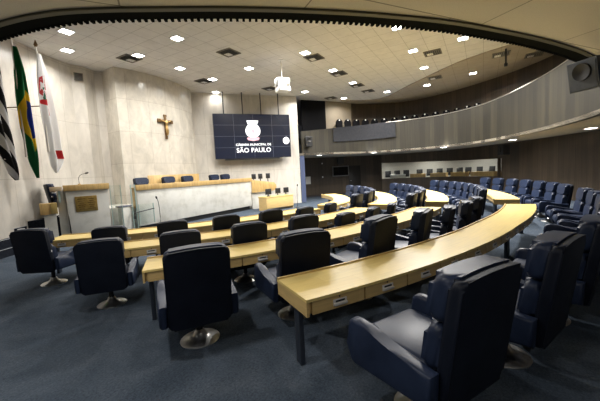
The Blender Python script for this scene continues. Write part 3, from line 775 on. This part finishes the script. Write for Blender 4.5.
# crucifix on the tower
cr = thing('crucifix', 'gilded crucifix hanging on the curved stone tower', 'crucifix', (-.51, -.765, 4.2), R(4))
cb = bmesh.new(); box(cb, (0, .02, 0), (.115, .05, 1.04), None, .008); box(cb, (0, .02, .27), (.66, .05, .115), None, .008)
for x, z in ((0, .52), (.33, .27), (-.33, .27)): box(cb, (x, .02, z), (.17 if z < .5 else .16, .056, .16 if z < .5 else .09), None, .01)
finish('cross', cb, M['bronze'], cr)
me = bpy.data.meshes.new('figure')
V_ = [(0, -.05, -.06), (0, -.05, .06), (.01, -.055, .16), (0, -.05, .22), (0, -.06, .27), (.0, -.075, .33), (-.10, -.045, .235), (-.19, -.03, .28), (-.28, -.02, .33), (.10, -.045, .235), (.19, -.03, .28), (.28, -.02, .33), (.035, -.055, -.10), (.04, -.075, -.22), (.02, -.045, -.36), (-.035, -.055, -.10), (-.03, -.075, -.22), (-.005, -.04, -.37)]
E_ = [(0, 1), (1, 2), (2, 3), (3, 4), (4, 5), (3, 6), (6, 7), (7, 8), (3, 9), (9, 10), (10, 11), (0, 12), (12, 13), (13, 14), (0, 15), (15, 16), (16, 17)]
rad = [.062, .050, .064, .045, .028, .045, .032, .024, .018, .032, .024, .018, .042, .032, .020, .042, .032, .020]
me.from_pydata(V_, E_, []); ob = bpy.data.objects.new('figure', me); COL.objects.link(ob)
sm = ob.modifiers.new('s', 'SKIN'); ob.modifiers.new('ss', 'SUBSURF').levels = 1
for i, r_ in enumerate(rad): me.skin_vertices[0].data[i].radius = (r_, r_)
me.skin_vertices[0].data[0].use_root = True
bpy.context.view_layer.update()
m2 = bpy.data.meshes.new_from_object(ob.evaluated_get(bpy.context.evaluated_depsgraph_get())); bpy.data.objects.remove(ob); m2.name = 'figure'
m2.materials.clear(); m2.materials.append(M['gold']); m2.polygons.foreach_set('use_smooth', [True] * len(m2.polygons))
o2 = bpy.data.objects.new('figure', m2); COL.objects.link(o2); o2.parent = cr

# ================================================================== flags
def flag(name, label, mat, pole, zt, zb, outline, folds, zp):
    """outline: list of (z, s_left, s_right) along the wall direction from the pole"""
    t = thing(name, label, 'flag', (pole[0], pole[1], zp), atan2(d_.y, d_.x), 'flags on poles along the left stone wall')
    pm = bmesh.new(); lathe(pm, [(0, 0), (.030, 0), (.024, .05), (.020, zt - zp), (0, zt - zp)], 12); finish('pole', pm, simple('white_pole', (.6, .56, .5), .4), t)
    br_ = bmesh.new()
    tube(br_, [(0, .02, 1.4), (0, .34, 1.4)], .016, 8)
    finish('wall_bracket', br_, M['bronze'], t)
    finish('finial', lathe(bmesh.new(), [(0, zt - zp), (.03, zt - zp), (.055, zt - zp + .06), (.03, zt - zp + .13), (.008, zt - zp + .2), (0, zt - zp + .2)], 12), M['bronze'], t)
    bm = bmesh.new(); uv = bm.loops.layers.uv.verify(); nv, nu = 40, 22
    def interp(z):
        for i in range(len(outline) - 1):
            if outline[i][0] >= z >= outline[i + 1][0]:
                k = (outline[i][0] - z) / max(1e-6, outline[i][0] - outline[i + 1][0])
                return outline[i][1] + k * (outline[i + 1][1] - outline[i][1]), outline[i][2] + k * (outline[i + 1][2] - outline[i][2])
        return outline[-1][1:]
    zt_, zb_ = outline[0][0], outline[-1][0]; G_ = []
    for j in range(nv + 1):
        v = j / nv; z = zt_ + (zb_ - zt_) * v; a, b = interp(z); row = []
        for i in range(nu + 1):
            u = i / nu; amp = .075 * min(1, (b - a) / .3 + .15)
            y = amp * sin(u * pi * 2 * folds + 1.3 * v) + amp * .4 * sin(u * pi * 5 + 2 * v) - .06
            row.append((bm.verts.new((a + (b - a) * u, y, z - zp)), u, v))
        G_.append(row)
    for j in range(nv):
        for i in range(nu):
            q = (G_[j][i], G_[j][i + 1], G_[j + 1][i + 1], G_[j + 1][i])
            f = bm.faces.new([p[0] for p in q])
            for l, p in zip(f.loops, q): l[uv].uv = (p[1], p[2])
    bmesh.ops.solidify(bm, geom=bm.faces[:], thickness=.008)
    finish('cloth', bm, mat, t, 80)
FP = lambda s: Vector((-5.96, -1.75)) + Vector((.866, .5)) * s + Vector((-.5, .866)) * -.05
p = FP(-.14); flag('green_flag', 'green yellow and blue national flag draped on its pole by the left wall', flag_mat('green'), p, 6.0, 0,
     [(5.75, -.02, .06), (5.2, -.02, .20), (4.5, -.08, .30), (4.2, -.08, .33), (3.6, -.06, .36), (3.2, .0, .36), (2.9, .05, .37), (2.5, .12, .34), (2.1, .24, .30)], 2.2, 2.7)
p = FP(.68); flag('white_flag', 'white flag with red emblem draped on the pole nearest the rostrum', flag_mat('white'), p, 6.05, 0,
     [(5.85, -.02, .05), (5.3, -.08, .16), (4.55, -.12, .24), (4.1, -.12, .30), (3.4, -.03, .38), (2.95, -.02, .40), (2.7, .03, .46), (2.45, .06, .30), (2.25, .12, .16)], 1.7, 2.9)
p = FP(-.80); flag('striped_flag', 'black and white striped flag draped on the pole at the picture edge', flag_mat('striped'), p, 5.95, 0,
     [(5.6, -.02, .05), (5.0, -.2, .14), (4.2, -.32, .2), (3.6, -.32, .24), (3.0, -.18, .30), (2.6, -.05, .32), (2.2, .10, .31), (2.05, .20, .28)], 2.0, 2.6)

# ================================================================== ceiling fittings
LIGHTS = [(-4.92, -2.42, 'near the left stone wall, closest to the dark rim'), (-4.27, -.95, 'beside the left stone wall, above the white flag'), (-2.6, -2.32, 'in front of the stone tower, left one'),
 (-.79, -2.33, 'in front of the stone tower, middle one'), (1.1, -2.24, 'in front of the stone tower, right one'), (2.83, -.72, 'tucked beside the right edge of the stone tower'),
 (-2.68, -4.55, 'large in view, between rim and stone tower'), (1.0, -4.5, 'left of the hanging projector'), (6.03, -4.42, 'above the right edge of the video wall'),
 (9.11, -5.52, 'farthest, in the corner by the gallery booth'), (1.0, -7.25, 'in the middle line of three with vents, left one'), (3.61, -7.24, 'in the middle line of three with vents, middle one'),
 (6.16, -7.23, 'in the middle line of three with vents, right one'), (9.4, -8.16, 'low in view before the gallery wall, mid ceiling'), (.99, -10.69, 'touching the toothed rim, at the middle'),
 (3.49, -10.73, 'beside the vent right of centre'), (6.06, -10.75, 'behind the vent right of centre'), (9.3, -10.41, 'on the darker ceiling ring, small and far'),
 (3.41, -12.48, 'touching the toothed rim, on the right'), (8.51, -12.68, 'on the darker ceiling ring, nearest the dark rear wall')]
def make_light():
    t = thing('ceiling_light', '', 'ceiling light')
    f = bmesh.new()
    for s in (-1, 1):
        box(f, (s * .165, 0, -.012), (.03, .36, .024)); box(f, (0, s * .165, -.012), (.30, .03, .024))
    finish('frame', f, M['white'], t, 0)
    finish('diffuser', B((0, 0, -.008), (.298, .298, .012)), M['lamp'], t, 0)
    return t
lp = make_light()
def lamp(x, y, z, power, size, col=(1, .975, .94)):
    l = bpy.data.lights.new('downlight', 'AREA'); l.shape = 'SQUARE'; l.size = size; l.energy = power; l.color = col; l.spread = R(150)
    o = bpy.data.objects.new('downlight', l); COL.objects.link(o); o.location = (x, y, z)
    return o
KW = 100
for i, (x, y, w) in enumerate(LIGHTS):
    z = ZC - (.05 if i in (13, 17, 19) and i != 13 else 0)
    lab = f'lit square ceiling light {w}'
    if i == 0: t = lp; t.location = (x, y, z); t['label'] = lab; t['group'] = 'square lights in the upper ceiling'
    else: t = dup(lp, (x, y, z), 0, lab, 'square lights in the upper ceiling')
    near_wall = y > -3
    lamp(x, y, z - .03, KW * (.44 if y > -3 else 1.05 if y > -5 else 1.55 if y > -9 else 2.5) * (.75 if x > 5 and y > -9 else 1) * (.35 if i in (9, 17, 19) else .16 if i == 5 else 1), .28)
VENTS = [(-2.61, -1.80, 'beside the light left of the stone tower'), (-.78, -5.01, 'alone above the stone tower, nearest the rim'), (1.06, -1.72, 'beside the light at the tower right end'),
 (4.2, -3.3, 'behind the hanging projector'), (1.68, -7.28, 'beside the left light of the middle line'), (4.26, -7.25, 'beside the middle light of the middle line'), (6.82, -7.22, 'beside the right light of the middle line'),
 (8.45, -7.3, 'end of the middle line, without a light'), (8.52, -4.89, 'farthest, by the gallery booth corner'), (4.25, -11.35, 'right of centre between two lights'), (8.02, -10.98, 'at the edge of the darker ceiling ring'),
 (6.22, -13.76, 'on the darker ring beside a black bracket'), (7.24, -15.0, 'on the darker ring nearest the loudspeaker')]
def make_vent():
    t = thing('ceiling_vent', '', 'air vent')
    f = bmesh.new()
    for s in (-1, 1): box(f, (s * .30, 0, -.012), (.05, .65, .024)); box(f, (0, s * .30, -.012), (.55, .05, .024))
    finish('frame', f, M['vent_frame'], t, 0)
    finish('backing', B((0, 0, -.004), (.56, .56, .006)), M['grille'], t, 0)
    s_ = bmesh.new()
    for k in range(7): box(s_, (0, -.22 + .073 * k, -.012), (.54, .05, .004), (.6, 0, 0))
    finish('louvre', s_, M['vent_frame'], t, 0)
    finish('pale_plate', B((.12, .12, -.019), (.26, .22, .008)), M['white'], t, 0)
    return t
vp = make_vent()
for i, (x, y, w) in enumerate(VENTS):
    z = ZC - (.051 if i >= 10 else 0)
    lab = f'dark square ceiling vent {w}'
    if i == 0: vp.location = (x, y, z); vp['label'] = lab; vp['group'] = 'air vents in the upper ceiling'
    else: dup(vp, (x, y, z), 0, lab, 'air vents in the upper ceiling')
# bracket hanging by the ring vent
bk = bmesh.new(); box(bk, (0, 0, -.30), (.06, .06, .60)); box(bk, (0, 0, -.62), (.16, .12, .12), None, .02)
bk = tag(finish('ceiling_bracket', bk, M['black']), 'short black bracket hanging from the darker ceiling ring', 'bracket'); bk.location = (5.6, -13.9, ZC - .051)
# projector
pj = thing('projector', 'white projector cage hanging from the ceiling before the video wall', 'projector', (1.08, -6.08, 5.1), R(-35))
finish('pole', tube(bmesh.new(), [(0, 0, .62), (0, 0, 1.298)], .018, 10), M['white'], pj)
finish('ceiling_plate', B((0, 0, 1.287), (.16, .16, .024)), M['white'], pj)
finish('upper_case', B((0, 0, .47), (.52, .42, .20), None, .02), M['white'], pj)
finish('lower_case', B((.03, 0, .14), (.50, .42, .18), None, .02), M['white'], pj)
ft = bmesh.new()
for sx in (-1, 1):
    for sy in (-1, 1): box(ft, (sx * .23, sy * .18, .31), (.025, .025, .5))
finish('cage', ft, M['chrome'], pj)
for z in (.47, .14): finish('front_grille', B((0, -.213, z - .01), (.40, .008, .11)), simple('grille_grey', (.35, .34, .32), .5), pj)

# unseen fill lights added in the low ceiling to brighten the foreground
for x, y, w in ((-8.9, -10.2, 'before the left desk ends'), (-11.4, -11.6, 'to the left'), (-10.6, -15.2, 'to the rear'), (-13.2, -9.2, 'far to the left')):
    dup(lp, (x, y, ZS), 0, 'added unseen fill light in the low rear ceiling, ' + w, 'added fill lights in the low ceiling')
    lamp(x, y, ZS - .03, 26, .28)
# under-balcony lights
for i, (x, y, w) in enumerate(((7.67, -4.43, 'farthest, by the front wall'), (9.9, -7.0, 'second from the front wall'), (10.2, -11.1, 'above the long window'), (8.4, -14.1, 'third from the right'), (5.12, -16.2, 'nearest, at the right of the picture'))):
    x, y = x + .35 * (1 if i < 3 else .4), y - (.0 if i < 3 else .25)
    if i == 0: x, y = 8.1, -4.1
    dup(lp, (x, y, ZB), 0, f'lit square light under the gallery balcony, {w}', 'lights under the gallery balcony')
    lamp(x, y, ZB - .03, 12, .25)
# unseen lamps added to light the side room
for p_ in ((15.9, -6.0), (17.0, -9.2), (15.8, -12.4)):
    dup(lp, (p_[0], p_[1], 2.949), 0, 'added unseen ceiling light of the room behind the long window', 'added lights of the room behind the window')
    lamp(p_[0], p_[1], 2.92, 36, .3, (1, .97, .92))
# side room furniture
for i, k in enumerate((3, 8, 13, 18, 23)):
    P0 = Vector(offset_line(RWW, 1.1)[k]); P1 = Vector(offset_line(RWW, 1.1)[k + 4]); dv_ = P1 - P0; a = atan2(dv_.y, dv_.x)
    c = (P0 + P1) / 2
    mt = M['white'] if i in (0,) else M['oak']
    t = thing('counter', ['white counter at the far left in the room behind the window', 'oak counter, second from the left behind the window', 'oak counter in the middle behind the window', 'oak counter, second from the right behind the window', 'oak counter at the right end behind the window'][i], 'counter', (c.x, c.y, .4), a, 'counters behind the window')
    L = dv_.length - .12
    finish('front_panel', boxuv(B((0, -.26, .42), (L, .03, .84), None, .004)), mt, t)
    finish('top', boxuv(B((0, 0, .86), (L + .03, .58, .035), None, .004)), mt, t)
    for s in (-1, 1): finish('side_panel', boxuv(B((s * (L / 2 - .02), .01, .42), (.03, .5, .84))), mt, t)
mc = thing('meeting_chair', '', 'chair')
finish('seat', B((0, 0, .46), (.5, .48, .07), None, .025), M['black'], mc)
finish('backrest', B((0, .25, .92), (.48, .06, .56), (-.1, 0, 0), .025), M['black'], mc)
for sx in (-1, 1):
    for sy in (-1, 1): finish('leg', B((sx * .21, sy * .2, .212), (.03, .03, .424)), M['steel'], mc)
ro_ = offset_line(RWW, 2.05); first = True
for i, k in enumerate((3, 5, 7, 10, 12, 14, 16, 18, 20, 22, 24, 26)):
    P0 = Vector(ro_[k]); P1 = Vector(ro_[min(k + 1, len(ro_) - 1)]); dv_ = P1 - P0; a = atan2(dv_.y, dv_.x)
    lab = f'dark meeting chair behind the long window, {ORD[i]} from its left end'
    if first: first = False; mc.location = (P0.x, P0.y, .4); mc.rotation_euler = (0, 0, a); mc['label'] = lab; mc['group'] = 'meeting chairs behind the window'
    else: dup(mc, (P0.x, P0.y, .4), a, lab, 'meeting chairs behind the window')

for ph, w in ((6.2, 'left one'), (2.6, 'right one')):
    x, y = pol(16.9, ph); dup(mc, (x, y, 0), R(ph) + pi, 'dark chair in the gap by the plank wall behind the blue armchairs, ' + w, 'dark chairs by the plank wall')
# ================================================================== gallery fittings
gp = bmesh.new(); gpl = offset_line([(8.37, -4.98), (9.3, -5.68), (10.3, -6.42), (10.75, -7.1), (11.02, -7.75), (11.12, -8.2)], -.02)
wall_strip(gp, gpl, [3.66, 3.7, 3.76, 3.8, 3.83, 3.85], [4.52, 4.62, 4.74, 4.80, 4.82, 4.82], -.05)
tag(finish('parapet_cover', gp, M['grey_cloth']), 'charcoal cloth covering a stretch of the gallery parapet', 'cover')
gcm = thing('gallery_seat', '', 'chair')
finish('seat', B((0, 0, .42), (.5, .5, .10), None, .03), M['black'], gcm)
b = bmesh.new(); prism(b, rrect(-.23, .45, .23, 1.20, .2, .06), 'y', -.30, -.2, .03); finish('backrest', b, M['matte_black'], gcm)
finish('pedestal', B((0, 0, .19), (.10, .30, .38)), M['black'], gcm)
finish('pale_dot', lathe(bmesh.new(), [(0, 0), (.045, 0), (.045, .01), (0, .011)], 14), M['paper'], gcm).matrix_local = Matrix.Translation((0, -.195, 1.13)) @ Matrix.Rotation(-pi / 2, 4, 'X')  # small pale dot on the seat back
gcl = catmull([(8.98, -4.72), (10.55, -6.08), (11.55, -7.6), (11.75, -9.1), (11.6, -10.75), (11.15, -11.9), (10.4, -12.9)], 5); gs = resample(gcl, .62)
for i, (p, tdr) in enumerate(gs[:15]):
    a = atan2(tdr.y, tdr.x); lab = f'dark gallery seat above the balcony parapet, {ORD[i]} from the booth end'
    if i == 0: gcm.location = (p.x, p.y, 4.02); gcm.rotation_euler = (0, 0, a + pi); gcm['label'] = lab; gcm['group'] = 'gallery seats behind the parapet'
    else: dup(gcm, (p.x, p.y, 4.02), a + pi, lab, 'gallery seats behind the parapet')

def speaker_box(label, loc, rz, w, h, d, mat, tilt=0):
    t = thing('loudspeaker', label, 'loudspeaker', loc, rz); t.rotation_euler = (tilt, 0, rz)
    pr_ = [(-w / 2, -d / 2), (w / 2, -d / 2), (w * .36, d / 2), (-w * .36, d / 2)]
    b = bmesh.new(); prism(b, pr_, 'z', -h / 2, h / 2, .012); finish('cabinet', b, mat, t)
    finish('grille', B((0, -d / 2 - .004, 0), (w - .06, .008, h - .06)), mat, t)
    c = finish('woofer', lathe(bmesh.new(), [(0, .004), (w * .12, .004), (w * .26, .03), (w * .30, .034), (w * .31, .0), (0, .0)], 24), M['black'], t)
    c.matrix_local = Matrix.Translation((0, -d / 2 - .008, h * .12)) @ Matrix.Rotation(pi / 2, 4, 'X')
    finish('bracket', B((0, d / 2 + .03, 0), (.08, .06, h * .5)), M['black'], t)
    return t
# small speaker on the gallery wing, large one hanging at the right
pv = Vector((8.37 - 6.75, -4.98 + 3.62)).normalized(); rzp = atan2(pv.y, pv.x)
c = Vector((6.75, -3.62)) + pv * .34 + Vector((pv.y, -pv.x)) * .24
speaker_box('round fronted dark loudspeaker on the left end of the gallery wing', (c.x, c.y, 3.68), rzp, .42, .60, .34, M['black'])

# rear wall TV, notice, box above it
rv = Vector((12 - 10.28, -3.0 + 1.57)).normalized(); rzv = atan2(rv.y, rv.x); rn = Vector((rv.y, -rv.x))
def on_rw(s, off): p = Vector((10.28, -1.57)) + rv * s + rn * off; return p
tvb = thing('wall_television', 'dark television on the plank rear wall under the gallery', 'television', (*on_rw(2.02 + .0, .10), 1.80), 0)
tvb.location = (*on_rear(.80, .14, 1.80),); tvb.rotation_euler = (0, 0, rz_rear)
finish('housing', B((0, 0, 0), (1.30, .08, .80), None, .01), simple('tv_grey_frame', (.16, .15, .14), .4), tvb)
finish('screen', B((0, -.043, .0), (1.16, .006, .64)), M['tv_off'], tvb)
finish('wall_bracket', B((0, .08, 0), (.3, .08, .3)), M['black'], tvb)
pb_ = thing('loudspeaker', 'black boxy loudspeaker above the television on the rear wall', 'loudspeaker', on_rear(.80, .20, 2.60), rz_rear)
finish('cabinet', B((0, 0, 0), (.50, .30, .50), None, .02), M['black'], pb_); finish('grille', B((0, -.154, 0), (.44, .01, .44)), M['grille'], pb_); finish('bracket', B((0, .17, 0), (.1, .06, .2)), M['black'], pb_)
nt_ = tag(finish('wall_notice', B((0, 0, 0), (.40, .01, .56)), M['paper']), 'white paper notice on the dark planks beside the blue curtain', 'notice')
p = on_rw(.40, .012); nt_.location = (p.x, p.y, 1.24); nt_.rotation_euler = (0, 0, rzv)
for z, w in ((2.45, 'upper'), (1.42, 'lower')):
    s = tag(finish('wall_sensor', lathe(bmesh.new(), [(0, 0), (.05, 0), (.05, .02), (.03, .035), (0, .036)], 14), M['white']), f'small round white sensor on the rear planks, {w} one', 'sensor')
    p = on_rw(1.60, .003); s.matrix_world = Matrix.Translation((p.x, p.y, z)) @ Matrix.Rotation(rzv, 4, 'Z') @ Matrix.Rotation(pi / 2, 4, 'X')
speaker_box('dark loudspeaker fixed high on the rear planks at the window right end', (10.45, -14.05, 2.50), R(40), .5, .55, .36, M['black'])
hs = speaker_box('large blue grey loudspeaker hanging under the rim at upper right', (-1.15, -15.02, 3.55), R(-138), .56, .60, .46, M['speaker'], R(10))
finish('wall_arm', B((0, .38, .05), (.07, .40, .07)), M['black'], hs)
# air vent on the left wall
wv_ = thing('wall_vent', 'small square vent high on the left stone wall', 'air vent', (-3.42, .27, 5.95), atan2(-.12, .39))
finish('frame', B((0, 0, 0), (.30, .03, .30), None, .005), M['vent_frame'], wv_); s_ = bmesh.new()
for k in range(5): box(s_, (0, -.018, -.1 + .05 * k), (.24, .008, .03))
finish('louvre', s_, M['grille'], wv_)

# ================================================================== world, camera, view
w = bpy.data.worlds.new('world'); scn.world = w; w.use_nodes = True
w.node_tree.nodes['Background'].inputs[0].default_value = (.5, .5, .55, 1); w.node_tree.nodes['Background'].inputs[1].default_value = .02
f_, p_, r_ = 312., .089, .053
cam = bpy.data.cameras.new('camera'); cam.sensor_width = 36; cam.sensor_fit = 'HORIZONTAL'; cam.lens = f_ / 600 * 36; cam.clip_start = .05; cam.clip_end = 200
co = bpy.data.objects.new('camera', cam); COL.objects.link(co)
fw = Vector((.8616, .5075, 0)); rt = Vector((.5075, -.8616, 0)); up = Vector((0, 0, 1))
F = fw * cos(p_) - up * sin(p_); U = fw * sin(p_) + up * cos(p_)
Rr = rt * cos(r_) - U * sin(r_); Ur = rt * sin(r_) + U * cos(r_)
mw = Matrix((Rr, Ur, -F)).transposed().to_4x4(); mw.translation = (-9.9023, -13.0982, 1.85); co.matrix_world = mw
scn.camera = co
vs = scn.view_settings; vs.view_transform = 'Standard'; vs.look = 'None'; vs.exposure = 0.65; vs.gamma = 1; vs.use_curve_mapping = False
